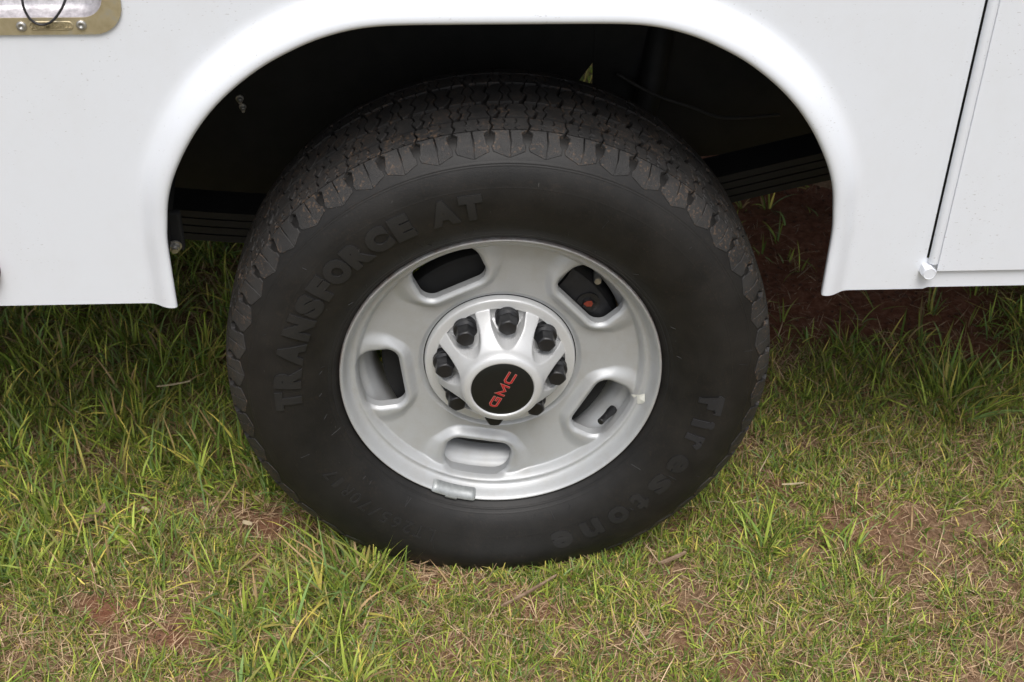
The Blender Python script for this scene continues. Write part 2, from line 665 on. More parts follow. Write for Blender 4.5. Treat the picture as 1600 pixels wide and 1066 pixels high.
# dry thatch lying on the soil
x, y = scatter(85000)
pr = .30 + .7 * sstep(fbm(x * 6, y * 6, 81), .35, .6)
pr *= 1 - .80 * sstep(bare(x, y), .35, .8)
pr *= 1 - .4 * sstep(y, .5, .9)
k_ = rng.random(len(x)) < pr
x, y = x[k_], y[k_]
n = len(x)
u = rng.random(n)[:, None]
c = (np.array([.38, .225, .13]) * (1 - u) + np.array([.80, .59, .375]) * u) * rng.uniform(.6, 1.15, n)[:, None]
a0 = rng.uniform(1.05, 1.5, n)
v1 = blades(x, y, rng.gamma(4, .0062, n) + .006, rng.uniform(.0007, .0019, n), rng.uniform(0, 6.28, n), a0,
            a0 + rng.normal(.12, .25, n), c, c, 2, z0=gz(x, y) + rng.uniform(0, .009, n))
x, y = scatter(420)
n = len(x)
u = rng.random(n)[:, None]
c = (np.array([.38, .25, .13]) * (1 - u) + np.array([.70, .58, .40]) * u) * rng.uniform(.6, 1.1, n)[:, None]
a0 = rng.uniform(.7, 1.45, n)
v2 = blades(x, y, rng.uniform(.02, .06, n), rng.uniform(.0012, .0026, n), rng.uniform(0, 6.28, n), a0, a0 + rng.normal(.15, .3, n),
            c, c, 5, z0=gz(x, y) + rng.uniform(0, .02, n))
V_, F_, C_ = join([v1, v2])
th = np_mesh('dry_thatch', V_, F_, M_STRAW, smooth=True, cols=C_)
tag(th, 'pale brown dry grass thatch lying on the soil', 'dry grass', kind='stuff')

# soil crumbs
x, y = scatter(16000)
k_ = rng.random(len(x)) < sstep(bare(x, y), .15, .7)
x, y = x[k_], y[k_]
s = rng.gamma(2, .0009, len(x)) + .0006
ico = np.array([(1, 0, 0), (-1, 0, 0), (0, 1, 0), (0, -1, 0), (0, 0, 1), (0, 0, -1)], float)
icf = np.array([(0, 2, 4), (2, 1, 4), (1, 3, 4), (3, 0, 4), (2, 0, 5), (1, 2, 5), (3, 1, 5), (0, 3, 5)])
Vc = ico[None] * s[:, None, None] * rng.uniform(.6, 1.3, (len(x), 6, 1)) + np.stack([x, y, gz(x, y) + .0005], 1)[:, None]
Fc = (icf[None] + (np.arange(len(x)) * 6)[:, None, None]).reshape(-1, 3)
cr = np_mesh('soil_crumbs', Vc.reshape(-1, 3), Fc, simple('soil_crumb', (.115, .052, .033), .95, 0, .5, 120), smooth=False)
tag(cr, 'loose red soil crumbs on the bare patches', 'soil', kind='stuff')

# larger tufts one can pick out
TUFTS = [((-.215, -.048), 190, .125, .115, 0.10, 'bushy bright green grass tuft against the lower left of the tyre'),
         ((.867, .374), 220, .135, .120, 0.08, 'large dark green grass tuft on the right below the hinged door'),
         ((.430, -.010), 60, .125, .050, 0.10, 'tall thin yellowish grass tuft in front of the tyre on the right'),
         ((.105, -.062), 34, .070, .040, 0.12, 'small grass tuft at bottom centre just in front of the tyre'),
         ((-.705, .000), 40, .110, .055, 0.15, 'spiky grass tuft at the left edge near the dead leaf'),
         ((-.440, -.040), 26, .095, .050, 0.10, 'loose wide bladed grass tuft beside the bare soil patch on the left'),
         ((.720, .560), 60, .075, .050, 0.05, 'dark grass tuft growing out of the bare red soil'),
         ((.560, -.02), 50, .075, .055, 0.05, 'low spreading grass tuft at the lower right'),
         ((-.640, .33), 70, .110, .070, 0.08, 'long bladed grass tuft on the left below the white panel')]
for (tx, ty), nb, hgt, spr, dry, lab in TUFTS:
    az = rng.uniform(0, 2 * np.pi, nb)
    rr = rng.random(nb) ** .6 * spr * .62
    x = rr * np.cos(az)
    y = rr * np.sin(az)
    L = hgt * rng.uniform(.30, 1.05, nb)
    a0 = np.clip(rr / spr * .7 + np.abs(rng.normal(.12, .3, nb)), .02, 1.3)
    a1 = a0 + np.abs(rng.normal(.6, .5, nb))
    c, t = greens(nb, dry)
    v, f, cc = blades(x + tx, y + ty, L, rng.uniform(.0020, .0050, nb), az + rng.normal(0, 1.1, nb), a0, a1, c, t, 6)
    v = v - np.array([tx, ty, 0])
    o = np_mesh('grass_tuft', v, f, M_BLADE, smooth=True, cols=cc)
    o.location = (tx, ty, 0)
    tag(o, lab, 'grass tuft', 'larger tufts in the lawn')

# litter: wood chips, sticks, a dead leaf


def chip(name, x, y, L, W, T, rz, mat, label, cat, tilt=0.1, bend=0.0, group=None):
    bm = bmesh.new()
    k = 6
    rings = []
    for i in range(k + 1):
        t = i / k - .5
        ww = W * (.55 + .45 * math.cos(t * 2.6)) * random.uniform(.85, 1.1)
        zz = bend * (t * t) * L
        rings.append([bm.verts.new((t * L, sgn * ww / 2, zz + h)) for sgn, h in ((-1, 0), (1, 0), (.8, T), (-.8, T))])
    for a, b in zip(rings, rings[1:]):
        for q in range(4):
            bm.faces.new((a[q], a[(q + 1) % 4], b[(q + 1) % 4], b[q]))
    bm.faces.new(rings[0])
    bm.faces.new(rings[-1])
    o = bm_obj(name, bm, mat, deg=50)
    o.location = (x, y, float(gz(np.array(x), np.array(y))) + .020)
    o.rotation_euler = (random.uniform(-.2, .2), tilt, rz)
    tag(o, label, cat, group)
    return o


chip('dead_leaf', -.66, .100, .062, .016, .0008, 1.05, M_LEAF, 'flat brown dead leaf on the bare ground at the left', 'leaf', .12, .3)
chip('wood_chip', -.577, .109, .016, .008, .004, -.6, M_CHIP, 'small cream wood chip right of the dead leaf', 'wood chip', .1, 0, 'pale chips in the grass')
chip('wood_chip', -.407, .070, .016, .006, .004, -.3, M_CHIP, 'small cream wood chip near the tyre on the bare soil', 'wood chip', .1, 0, 'pale chips in the grass')
chip('wood_chip', .379, .172, .022, .005, .004, .7, M_CHIP, 'pale splinter lying beside the lower right of the tyre', 'wood chip', .1, 0, 'pale chips in the grass')
chip('twig', .272, -.035, .055, .006, .004, .5, M_WOOD, 'short brown twig in the turf in front of the tyre', 'twig', .05, .1)
chip('twig', .040, -.100, .11, .0045, .003, .62, M_WOOD, 'thin dark twig lying in the turf at bottom centre', 'twig', .02, .1)
chip('straw', -.047, -.008, .075, .0028, .002, .72, M_CHIP, 'pale straw stalk just below the tyre contact patch', 'straw', -.05, .1)
chip('straw', .505, .128, .040, .0025, .002, .1, M_CHIP, 'short pale straw on the reddish bare spot at right', 'straw', .02, .1)
chip('straw', -.575, .415, .062, .003, .002, .32, M_CHIP, 'whitish straw caught in the long grass on the left', 'straw', .05, .1).location.z += .03
o = chip('wood_branch', .80, 1.22, .46, .026, .022, -.62, M_WOOD, 'brown broken branch on the soil under the truck', 'branch', .02, .05)

# ------------------------------------------------------------------ the truck
truck = bpy.data.objects.new('service_truck', None)
link(truck)
tag(truck, 'white utility service truck with its rear wheel parked on grass', 'truck')

# --- arch path (x, z), left foot to right foot
half = [(.440, .541), (.440, .595), (.4395, .640), (.436, .669), (.430, .703), (.420, .733), (.405, .764), (.385, .797), (.360, .829),
        (.330, .858), (.294, .885), (.260, .904), (.226, .919), (.190, .9295), (.158, .9345), (.120, .9362), (.06, .9365)]
pts = [(-x, z) for x, z in half] + [(0, .9365)] + [(x, z) for x, z in reversed(half)]
path = catmull(pts, 5)
N = len(path)
nor = []
for i in range(N):
    t = path[min(i + 1, N - 1)] - path[max(i - 1, 0)]
    t = t / np.linalg.norm(t)
    nor.append(np.array([-t[1], t[0]]))
PY = -.020      # plane of the side panel
prof = catmull([(1.0, 0), (.90, .012), (.78, .07), (.66, .22), (.54, .46), (.42, .71), (.30, .90), (.18, .99), (.08, .97), (.015, .83), (0, .62), (.02, .30), (.04, .02)], 4)
vs, fs = [], []
outer = []
for i in range(N):
    z = path[i][1]
    s = float(sstep(np.array(z), .60, .84))
    D = .044 + .011 * s
    Q = .0140 + .0115 * s
    for d, q in prof:
        pnt = path[i] + nor[i] * d * D
        vs.append((pnt[0], PY - q * Q, pnt[1]))
    outer.append(path[i] + nor[i] * D)
K = len(prof)
for i in range(N - 1):
    for j in range(K - 1):
        fs.append((i * K + j, i * K + j + 1, (i + 1) * K + j + 1, (i + 1) * K + j))
# inner return lip
base = len(vs)
for i in range(N):
    pnt = path[i] + nor[i] * .004
    vs.append((pnt[0], PY + .005, pnt[1]))
for i in range(N - 1):
    fs.append((i * K + K - 1, base + i, base + i + 1, (i + 1) * K + K - 1))
obj('wheel_arch_flare', vs, fs, M_WHITE, truck, smooth=True)

poly = [(-1.7, .541)] + [(float(p[0]), float(p[1])) for p in outer] + [(.586, .541), (.592, .5437), (2.3, .5437), (2.3, .590), (.5815, .590), (.5815, 1.55), (-1.7, 1.55)]


def rrect(x0, x1, z0, z1, r, k=8):
    out = []
    for cx, cz, a in ((x1 - r, z0 + r, -90), (x1 - r, z1 - r, 0), (x0 + r, z1 - r, 90), (x0 + r, z0 + r, 180)):
        for i in range(k + 1):
            b = R_(a + 90 * i / k)
            out.append((cx + r * math.cos(b), cz + r * math.sin(b)))
    return out


bm = bmesh.new()
for lp in (poly, rrect(-.684, -.4705, .9405, 1.057, .028)):
    vv = [bm.verts.new((x, PY, z)) for x, z in lp]
    for a, b in zip(vv, vv[1:] + vv[:1]):
        bm.edges.new((a, b))
bmesh.ops.triangle_fill(bm, edges=bm.edges[:], use_beauty=True)
ex = bmesh.ops.extrude_face_region(bm, geom=bm.faces[:])
bmesh.ops.translate(bm, verts=[g for g in ex['geom'] if isinstance(g, bmesh.types.BMVert)], vec=(0, .0025, 0))
bm_obj('side_panel', bm, M_WHITE, truck)
bm = bmesh.new()
box(bm, -1.7, -.487, PY + .003, PY + .028, .5415, .544)
bm_obj('panel_hem', bm, M_WHITE, truck)
bm = bmesh.new()
box(bm, .487, 2.3, PY + .003, PY + .028, .5440, .5465)
bm_obj('panel_hem', bm, M_WHITE, truck)

# compartment door on the right with a round hinge edge
door = bpy.data.objects.new('door_tmp', None)
bm = bmesh.new()
box(bm, .5975, 2.28, PY - .0062, PY - .0032, .5725, 1.53, .0009)
door = bm_obj('compartment_door', bm, M_WHITE, truck, 8)
v, f = tube([(.5905, PY - .0035, .586), (.5905, PY - .0035, 1.53)], .0067, 20)
h = obj('hinge_rod', v, f, M_WHITE, door, smooth=False)
sharp(h, 40)
bm = bmesh.new()
box(bm, .583, .600, PY + .004, PY + .006, .592, 1.53)  # black strip added behind the hinge gap; its shade is put into the colour
bm_obj('dark_gap_backing', bm, M_UNDER, door)


def hexnut(r, hts, n=6, rot=0.3):
    """stacked polygons along -Y; hts = [(h, radius factor, sides round 0/1)]"""
    vs, fs = [], []
    m = 24
    for h, k, rnd in hts:
        for i in range(m):
            a = 2 * math.pi * i / m
            seg = 2 * math.pi / n
            loc = (a % seg) - seg / 2
            rh = math.cos(seg / 2) / math.cos(loc)
            rr = r * k * (rnd + (1 - rnd) * rh)
            vs.append((rr * math.cos(a + rot), -h, rr * math.sin(a + rot)))
    for j in range(len(hts) - 1):
        for i in range(m):
            fs.append((j * m + i, j * m + (i + 1) % m, (j + 1) * m + (i + 1) % m, (j + 1) * m + i))
    fs.append(tuple(range((len(hts) - 1) * m, len(hts) * m)))
    fs.append(tuple(range(m - 1, -1, -1)))
    return vs, fs


v, f = hexnut(.0105, [(0, .98, 0), (.012, 1, 0), (.0145, .93, .6), (.0155, .78, 1), (.0150, .70, 1)])
h = obj('hinge_nut', v, f, M_WHITE, door, loc=(.5842, PY, .5742))
sharp(h, 30)

# latch plate, upper left
outp = rrect(-.700, -.4518, .9217, 1.075, .036)
inp = rrect(-.682, -.4725, .9425, 1.055, .026)
n = len(outp)
y0, y1 = PY - .0035, PY - .0005
vs, fs = [], []
for ring, yy in ((outp, y1), (outp, y0 + .0008), ([(x * .9985 + -.5759 * .0015, z * .9985 + .998 * .0015) for x, z in outp], y0), (inp, y0), ([(x, z) for x, z in inp], y0 + .0015)):
    vs += [(x, yy, z) for x, z in ring]
for j in range(4):
    for i in range(n):
        fs.append((j * n + i, j * n + (i + 1) % n, (j + 1) * n + (i + 1) % n, (j + 1) * n + i))
latch = obj('latch_plate', vs, fs, M_GOLD, truck)
sharp(latch, 30)
vs, fs = [], []
cx, cz = -.577, 1.0
for k, yy in ((1.0, y0 + .0012), (.99, y0 + .006), (.93, y0 + .016), (.84, y0 + .021), (.5, y0 + .022), (.02, y0 + .022)):
    vs += [(cx + (x - cx) * k, yy, cz + (z - cz) * k) for x, z in inp]
for j in range(5):
    for i in range(n):
        fs.append((j * n + i, j * n + (i + 1) % n, (j + 1) * n + (i + 1) % n, (j + 1) * n + i))
obj('recessed_tray', vs, fs, M_TRAY, latch, smooth=True)
for rx, rz in ((-.5705, .9325), (-.5012, .9335)):
    prf = [(0, .0062), (.0012, .0060), (.0024, .0048), (.0028, .0034), (.0022, .0018), (.0006, .0015), (.0004, .0002)]
    v, f = lathe(prf, 24)
    obj('rivet', v, f, M_ZINC, latch, smooth=True, loc=(rx, y0, rz))
v, f = lathe([(.0, .0015), (.0012, .0011), (.0012, .0001)], 12)
cpts = catmull([(-.5600, y0 + .010, .990), (-.5625, y0 - .003, .965), (-.5600, y0 - .004, .9475), (-.5525, y0 - .005, .9385), (-.5435, y0 - .005, .9362),
                (-.5330, y0 - .005, .9400), (-.5230, y0 - .004, .9500), (-.5140, y0 - .003, .9640), (-.508, y0 + .008, .985)], 6)
v, f = tube(cpts, .00155, 8)
obj('pull_cable', v, f, M_CABLE, latch, smooth=True)


def text_mesh(s, size, offset=0.0, res=4):
    cu = bpy.data.curves.new('txt', 'FONT')
    cu.body = s
    cu.size = size
    cu.offset = offset
    cu.resolution_u = res
    cu.fill_mode = 'FRONT'
    to = bpy.data.objects.new('txt', cu)
    col.objects.link(to)
    dg = bpy.context.evaluated_depsgraph_get()
    me = bpy.data.meshes.new_from_object(to.evaluated_get(dg))
    bm = bmesh.new()
    bm.from_mesh(me)
    bpy.data.objects.remove(to)
    bpy.data.meshes.remove(me)
    bpy.data.curves.remove(cu)
    bmesh.ops.remove_doubles(bm, verts=bm.verts, dist=size * 1e-4)
    return bm


def solid_from_flat(bm, fmap, hgt, base):
    """bm: flat faces in XY; fmap(x, y, height) -> 3D; returns raised solid verts, faces"""
    bm.verts.index_update()
    n = len(bm.verts)
    vs = [fmap(v.co.x, v.co.y, hgt) for v in bm.verts] + [fmap(v.co.x, v.co.y, base) for v in bm.verts]
    fs = [tuple(v.index for v in f.verts) for f in bm.faces]
    for e in bm.edges:
        if len(e.link_faces) == 1:
            a, b = e.verts[0].index, e.verts[1].index
            fs.append((a, b, n + b, n + a))
    bm.free()
    return vs, fs


# pill-shaped label field with its raised wording
pill = rrect(-.5620, -.5105, .9272, .9385, .0055)
n = len(pill)
pin = rrect(-.5612, -.5113, .9280, .9377, .0047)
vs = [(x, y0 - .0001, z) for x, z in pill] + [(x, y0 - .0010, z) for x, z in pin] + [(x, y0 - .0010, z) for x, z in rrect(-.5606, -.5119, .9286, .9371, .0041)] + [(x, y0 - .0002, z) for x, z in rrect(-.5602, -.5123, .9290, .9367, .0037)]
fs = [(j * n + i, j * n + (i + 1) % n, (j + 1) * n + (i + 1) % n, (j + 1) * n + i) for j in range(3) for i in range(n)]
obj('label_border', vs, fs, M_GOLD, latch)
bm = text_mesh('ALUMA-FILL', .0086, .00008)
xx = [v.co.x for v in bm.verts]
k = .0455 / (max(xx) - min(xx))
x0_ = min(xx)
v, f = solid_from_flat(bm, lambda x, y, h: (-.5592 + (x - x0_) * k, y0 - h, .9300 + y), .0017, 0.0)
obj('raised_wording', v, f, M_GOLD, latch)

# marker light, cut by the left edge of the picture
v, f = lathe([(0, .034), (.012, .033), (.020, .026), (.024, .012), (.0245, .0005)], 32)
obj('marker_light', v, f, M_REDLENS, truck, smooth=True, loc=(-.6985, PY, .600))

# --- hidden box of the body, wheel well and chassis
bm = bmesh.new()
box(bm, -1.7, 2.3, PY + .03, 2.02, 1.00, 1.03)
bm_obj('body_floor', bm, M_UNDER, truck)
bm = bmesh.new()
box(bm, -1.7, 2.3, 2.02, 2.03, .55, 1.55)
bm_obj('far_side_panel', bm, M_WHITE, truck)
bm = bmesh.new()
box(bm, -1.70, -1.695, PY + .03, 2.02, .55, 1.55)
bm_obj('rear_panel', bm, M_WHITE, truck)
vs, fs = [], []
ii = list(range(0, N, 3))
for i in ii:
    pnt = path[i] + nor[i] * .0075
    zz = max(pnt[1], .60 if pnt[0] < 0 else .74)
    for yy in (-.014, .05, .20, .42):
        vs.append((pnt[0] + nor[i][0] * yy * .12, yy, zz + nor[i][1] * yy * .05))
for q in range(len(ii) - 1):
    for j in range(3):
        fs.append((q * 4 + j, q * 4 + j + 1, (q + 1) * 4 + j + 1, (q + 1) * 4 + j))
obj('wheel_well_liner', vs, fs, M_LINER, truck, smooth=True)
bm = bmesh.new()
box(bm, -1.7, 2.3, .45, .50, .700, .99, .004)
rail = bm_obj('frame_rail', bm, M_STEEL_DK, truck, 30)
v, f = prism([(-1.6, .43), (-.20, .43), (.05, .50), (.105, .60), (.1655, .687), (.1655, .76), (-1.6, .76)], .442, .449)
obj('bump_stop_bracket', v, f, M_STEEL_DK, rail)
v, f = prism([(.1715, .50), (.50, .53), (2.2, .56), (2.2, .76), (.1660, .76), (.1660, .688)], .4425, .4485)
obj('spring_hanger', v, f, M_STEEL_DK, rail)
bm = bmesh.new()
box(bm, -1.6, -.22, .52, 1.15, .46, .95, .03)
bm_obj('fuel_tank', bm, M_UNDER, truck, 40)
bm = bmesh.new()
box(bm, .35, 2.2, .60, 1.30, .52, .95, .03)
bm_obj('exhaust_shield', bm, M_UNDER, truck, 40)
# far frame rail and differential
bm = bmesh.new()
box(bm, -1.7, 2.3, 1.48, 1.54, .66, .99, .004)
bm_obj('frame_rail', bm, M_STEEL_DK, truck, 30)
v, f = tube([(0, .16, ZC), (0, .80, ZC), (0, .86, ZC), (0, 1.0, ZC), (0, 1.14, ZC), (0, 1.2, ZC), (0, 1.84, ZC)], [.05, .05, .09, .15, .09, .05, .05], 20)
obj('axle', v, f, M_STEEL_DK, truck, smooth=True)
# leaf spring
sp_pts = [(-.95, .62), (-.70, .545), (-.48, .508), (-.25, .492), (0, .497), (.25, .530), (.50, .590), (.80, .66), (1.0, .71)]
cv = catmull(sp_pts, 5)
spring = None
for k in range(4):
    lo, hi = (-.95 + .10 * k * (k > 1), 1.0 - .12 * k * (k > 1))
    sel = [p for p in cv if lo <= p[0] <= hi]
    top = [(p[0], p[1] - .0135 * k + .024) for p in sel]
    poly = top + [(x, z - .0110) for x, z in reversed(top)]
    v, f = prism(poly, .255, .325)
    if spring is None:
        spring = obj('leaf_spring', v, f, M_STEEL_DK, truck)
    else:
        obj('spring_leaf', v, f, M_STEEL_DK, spring)
v, f = tube([(.30, .50, .92), (.26, .42, .66), (.18, .36, .36)], [.022, .022, .018], 16)
obj('shock_absorber', v, f, M_STEEL_DK, truck, smooth=True)
v, f = tube(catmull([(.20, .40, .685), (.26, .395, .652), (.32, .39, .632), (.378, .39, .612), (.47, .40, .612)], 5), .0028, 8)
obj('brake_line', v, f, simple('dull_brake_line', (.032, .031, .03), .6, .1), truck, smooth=True)
for bx_, by_, bz_, rr_ in ((-.363, .20, .740, .0042), (-.360, .20, .727, .0038), (-.449, .045, .592, .0075)):
    v, f = hexnut(rr_, [(0, 1.35, 1), (.003, 1.35, 1), (.0032, 1, 0), (.011, 1, 0), (.013, .85, 1), (.013, .6, 1), (.020, .6, 1)])
    b = obj('well_bolt', v, f, M_ZINC, truck, loc=(bx_, by_, bz_))
    b.rotation_euler = (R_(18), 0, R_(10))
    b.scale = (1, .55, 1)
    sharp(b, 30)
bm = bmesh.new()
box(bm, -.50, -.437, .050, .062, .580, .64, .003)
bm_obj('liner_bracket', bm, M_LINER, truck)

# --- tyre
TP = [(-.010, .2330), (-.001, .2385), (.010, .2480), (.020, .2620), (.0275, .2800), (.0320, .3000), (.0332, .3180), (.0315, .3350), (.0275, .3490),
      (.0215, .3610), (.0140, .3710), (.0060, .3790), (-.0030, .3845), (-.0140, .3875), (-.030, .3895), (-.060, .3915), (-.1065, .3925)]
TP = TP + [(-.213 - h, r) for h, r in reversed(TP[:-1])]
TPs = np.array(catmull(TP, 8))
seg = np.hypot(*(TPs[1:] - TPs[:-1]).T)
S = np.concatenate([[0], np.cumsum(seg)])
i0 = int(np.argmin(np.abs(TPs[:len(TPs) // 2, 1] - .3660)))
S = S - S[i0]           # s = 0 at the tips of the shoulder lugs
tang = np.gradient(TPs, axis=0)
tang /= np.linalg.norm(tang, axis=1)[:, None]
nrm = np.stack([-tang[:, 1], tang[:, 0]], 1)
if nrm[len(TPs) // 2, 1] < 0:
    nrm = -nrm


def prof_at(s, off):
    h = np.interp(s, S, TPs[:, 0]) + off * np.interp(s, S, nrm[:, 0])
    r = np.interp(s, S, TPs[:, 1]) + off * np.interp(s, S, nrm[:, 1])
    return h, r


# sidewall with fine moulded rings
lst = []
sv = np.unique(np.concatenate([S, np.linspace(S[0], .004, 150)]))
for s in sv:
    h, r = prof_at(s, 0)
    bump = 0.0
    if h > -.1:
        for rc, wd, a in ((.3605, .0012, .0007), (.3578, .0007, .0004), (.2445, .0010, .0006), (.2500, .0006, .0003), (.2840, .0005, .00015), (.3300, .0006, .0002)):
            bump += a * math.exp(-((r - rc) / wd) ** 2)
    h, r = prof_at(s, bump)
    lst.append((float(h), float(r)))
v, f = lathe(lst, 240)
vv = []
for x, y, z in v:
    r = math.hypot(x, z)
    a = math.atan2(x, -z)
    k = math.exp(-(a / .42) ** 2) * math.exp(-((r - .325) / .028) ** 2)
    vv.append((x, y - .010 * k if y < .1 else y + .010 * k, z))
v = vv
tyre = obj('tyre', v, f, M_RUBBER, truck, smooth=True, loc=(0, 0, ZC))

NP = 50
PIT = 2 * math.pi / NP


def block_mesh(name, cols_, s_list, hgt):
    """cols_: list of (left(s), right(s)) in pitch units for each sub-block; raised along the profile"""
    vs, fs = [], []
    for lf, rf in cols_:
        b = len(vs)
        for s in s_list:
            off = hgt(s)
            bev = min(.0008, off * .4)
            l, r_ = lf(s), rf(s)
            for a, o_ in ((l, -.0012), (l, off - bev), (l + .018, off), (r_ - .018, off), (r_, off - bev), (r_, -.0012)):
                h, rad = prof_at(s, o_)
                an = math.pi / 2 - a * PIT
                vs.append((rad * math.cos(an), -h, rad * math.sin(an)))
        for i in range(len(s_list) - 1):
            for j in range(5):
                fs.append((b + i * 6 + j, b + i * 6 + j + 1, b + (i + 1) * 6 + j + 1, b + (i + 1) * 6 + j))
        fs.append(tuple(b + j for j in range(6)))
        q = b + (len(s_list) - 1) * 6
        fs.append(tuple(q + 5 - j for j in range(6)))
    me = bpy.data.meshes.new(name)
    me.from_pydata(vs, [], fs)
    me.shade_smooth()
    me.set_sharp_from_angle(angle=R_(28))
    me.materials.append(M_TREAD)
    return me


def interp(tab):
    a = np.array(tab, float)
    return lambda s: float(np.interp(s, a[:, 0], a[:, 1]))


Send = .0585
tooth = interp([(0, .0009), (.0085, .0013), (.016, .0019), (.026, .0036), (.034, .0064), (.06, .0080)])
Lb = interp([(0, -.03), (.0085, -.46), (.0150, -.472), (.0185, -.42), (.0310, -.365), (.0345, -.475), (.044, -.40), (.051, -.47), (.06, -.44)])
Rb = interp([(0, .06), (.0075, .455), (.0150, .462), (.0185, .40), (.0310, .345), (.0345, .485), (.044, .565), (.051, .50), (.06, .53)])
Mid = interp([(0, .03), (.02, .05), (.034, .02), (.045, .09), (.06, .05)])
wS = interp([(0, .0005), (.015, .0005), (.018, .014), (.06, .018)])
sl = [0, .0080, .0115, .0150, .0185, .0225, .027, .0310, .0345]
su = [.0362, .0400, .0440, .0480, .0520, Send]
za = interp([(.036, .05), (.040, -.05), (.044, .06), (.048, -.04), (.052, .05), (.06, -.03)])
e1 = lambda s: Lb(s) * .66 + Rb(s) * .34 + za(s)
e2 = lambda s: Lb(s) * .33 + Rb(s) * .67 + za(s)


def merge(a, b):
    bm = bmesh.new()
    bm.from_mesh(a)
    bm.from_mesh(b)
    bm.to_mesh(a)
    bm.free()
    a.shade_smooth()
    a.set_sharp_from_angle(angle=R_(28))
    return a


me_sh = merge(block_mesh('tread_block', [(Lb, lambda s: Mid(s) - wS(s)), (lambda s: Mid(s) + wS(s), Rb)], sl, tooth),
              block_mesh('tread_block', [(lambda s: Lb(s) + .01, lambda s: e1(s) - .018), (lambda s: e1(s) + .018, lambda s: e2(s) - .018), (lambda s: e2(s) + .018, lambda s: Rb(s) - .01)], su, tooth))
sl = sl + su


def rib(s0, s1, zig, phase, slit):
    sl = list(np.linspace(s0, s1, 6))
    zz = interp([(s0, -zig), (s0 + (s1 - s0) * .35, zig), (s0 + (s1 - s0) * .65, -zig), (s1, zig)])
    e = interp([(s0, .075), (s0 + (s1 - s0) * .3, .035), (s0 + (s1 - s0) * .7, .035), (s1, .075)])
    A = lambda s: -.5 + phase + zz(s) + e(s)
    B = lambda s: .5 + phase + zz(s) - e(s)
    M1 = lambda s: phase - .17 - slit + zz(s) * .8
    M2 = lambda s: phase + .17 + slit - zz(s) * .8
    return block_mesh('tread_block', [(A, lambda s: M1(s) - .02), (lambda s: M1(s) + .02, lambda s: M2(s) - .02), (lambda s: M2(s) + .02, B)], sl, lambda s: .0085)


s_c = float(S[len(S) // 2])
s_tot = 2 * s_c
me_r1 = rib(.0645, .0645 + (s_c - .0645) * .48, .07, .25, .08)
me_r2 = rib(.0645 + (s_c - .0645) * .60, s_tot - .0645 - (s_c - .0645) * .60, .09, 0, -.06)
me_r3 = rib(s_tot - .0645 - (s_c - .0645) * .48, s_tot - .0645, -.07, .4, .05)
me_in = block_mesh('tread_block', [(lambda s: Lb(s_tot - s) + .2, lambda s: Rb(s_tot - s) + .2)], [s_tot - q for q in reversed(sl)], lambda s: tooth(s_tot - s))
for me in (me_sh, me_r1, me_r2, me_r3, me_in):
    for k in range(NP):
        o = bpy.data.objects.new('tread_block', me)
        link(o, tyre)
        o.rotation_euler = (0, (k + .12) * PIT, 0)

# raised letters on the sidewall: read clockwise, tops outwards


def on_tyre(theta, rad, off):
    # sidewall height at that radius, outer half of the profile
    k = int(np.argmax(TPs[:, 1]))
    s = float(np.interp(rad, TPs[:k, 1], S[:k]))
    h, r = prof_at(s, off)
    a = math.atan2(math.cos(theta), -math.sin(theta))
    h = h + .010 * math.exp(-(a / .42) ** 2) * math.exp(-((r - .325) / .028) ** 2)
    return (r * math.cos(theta), -h, r * math.sin(theta))


def cut_bm(bm, step, ymin, ymax):
    yv = ymin + step
    while yv < ymax:
        bmesh.ops.bisect_plane(bm, geom=bm.verts[:] + bm.edges[:] + bm.faces[:], plane_co=(0, yv, 0), plane_no=(0, 1, 0), dist=1e-6)
        yv += step
    return bm


def letter(ch, th_deg, rbase, hgt, wid, mat, raise_, off=0.0, bm=None, border=True):
    if bm is None:
        bm = text_mesh(ch, 1.0, off)
    xs_ = [v.co.x for v in bm.verts]
    ys_ = [v.co.y for v in bm.verts]
    x0, x1, y0_, y1_ = min(xs_), max(xs_), min(ys_), max(ys_)
    for v in bm.verts:
        v.co.x = ((v.co.x - x0) / (x1 - x0) - .5) * wid
        v.co.y = (v.co.y - y0_) / (y1_ - y0_) * hgt
    cut_bm(bm, .005, 0, hgt)
    th = R_(th_deg)
    rm = rbase + hgt / 2

    def fm(x, y, h):
        return on_tyre(th - x / (rbase + y), rbase + y, h)
    v, f = solid_from_flat(bm, fm, raise_, -.0012)
    o = obj('raised_letter', v, f, mat, tyre)
    return o


TF = list('TRANSFORCE') + ['A', 'T']
TA = [181.0, 173.6, 165.4, 157.0, 149.6, 143.3, 136.9, 129.9, 123.0, 116.2, 105.2, 98.3]
for ch, a in zip(TF, TA):
    wdt = {'T': .031, 'F': .027, 'E': .028, 'S': .031, 'O': .037, 'N': .036, 'C': .034, 'R': .034, 'A': .037}[ch]
    letter(ch, a, .2865, .0375, wdt, M_LETTER, .0026, .080)
Fpoly = [(0, 0), (.38, 0), (.38, .38), (.78, .38), (.86, .62), (.38, .62), (.38, .77), (1.05, .77), (1.22, .70), (1.28, 1.0), (-.12, 1.0), (-.32, .84), (-.25, .74), (0, .77)]


def fbm_():
    b = bmesh.new()
    vv = [b.verts.new((x, y, 0)) for x, y in Fpoly]
    b.faces.new(vv)
    bmesh.ops.triangulate(b, faces=b.faces[:])
    return b


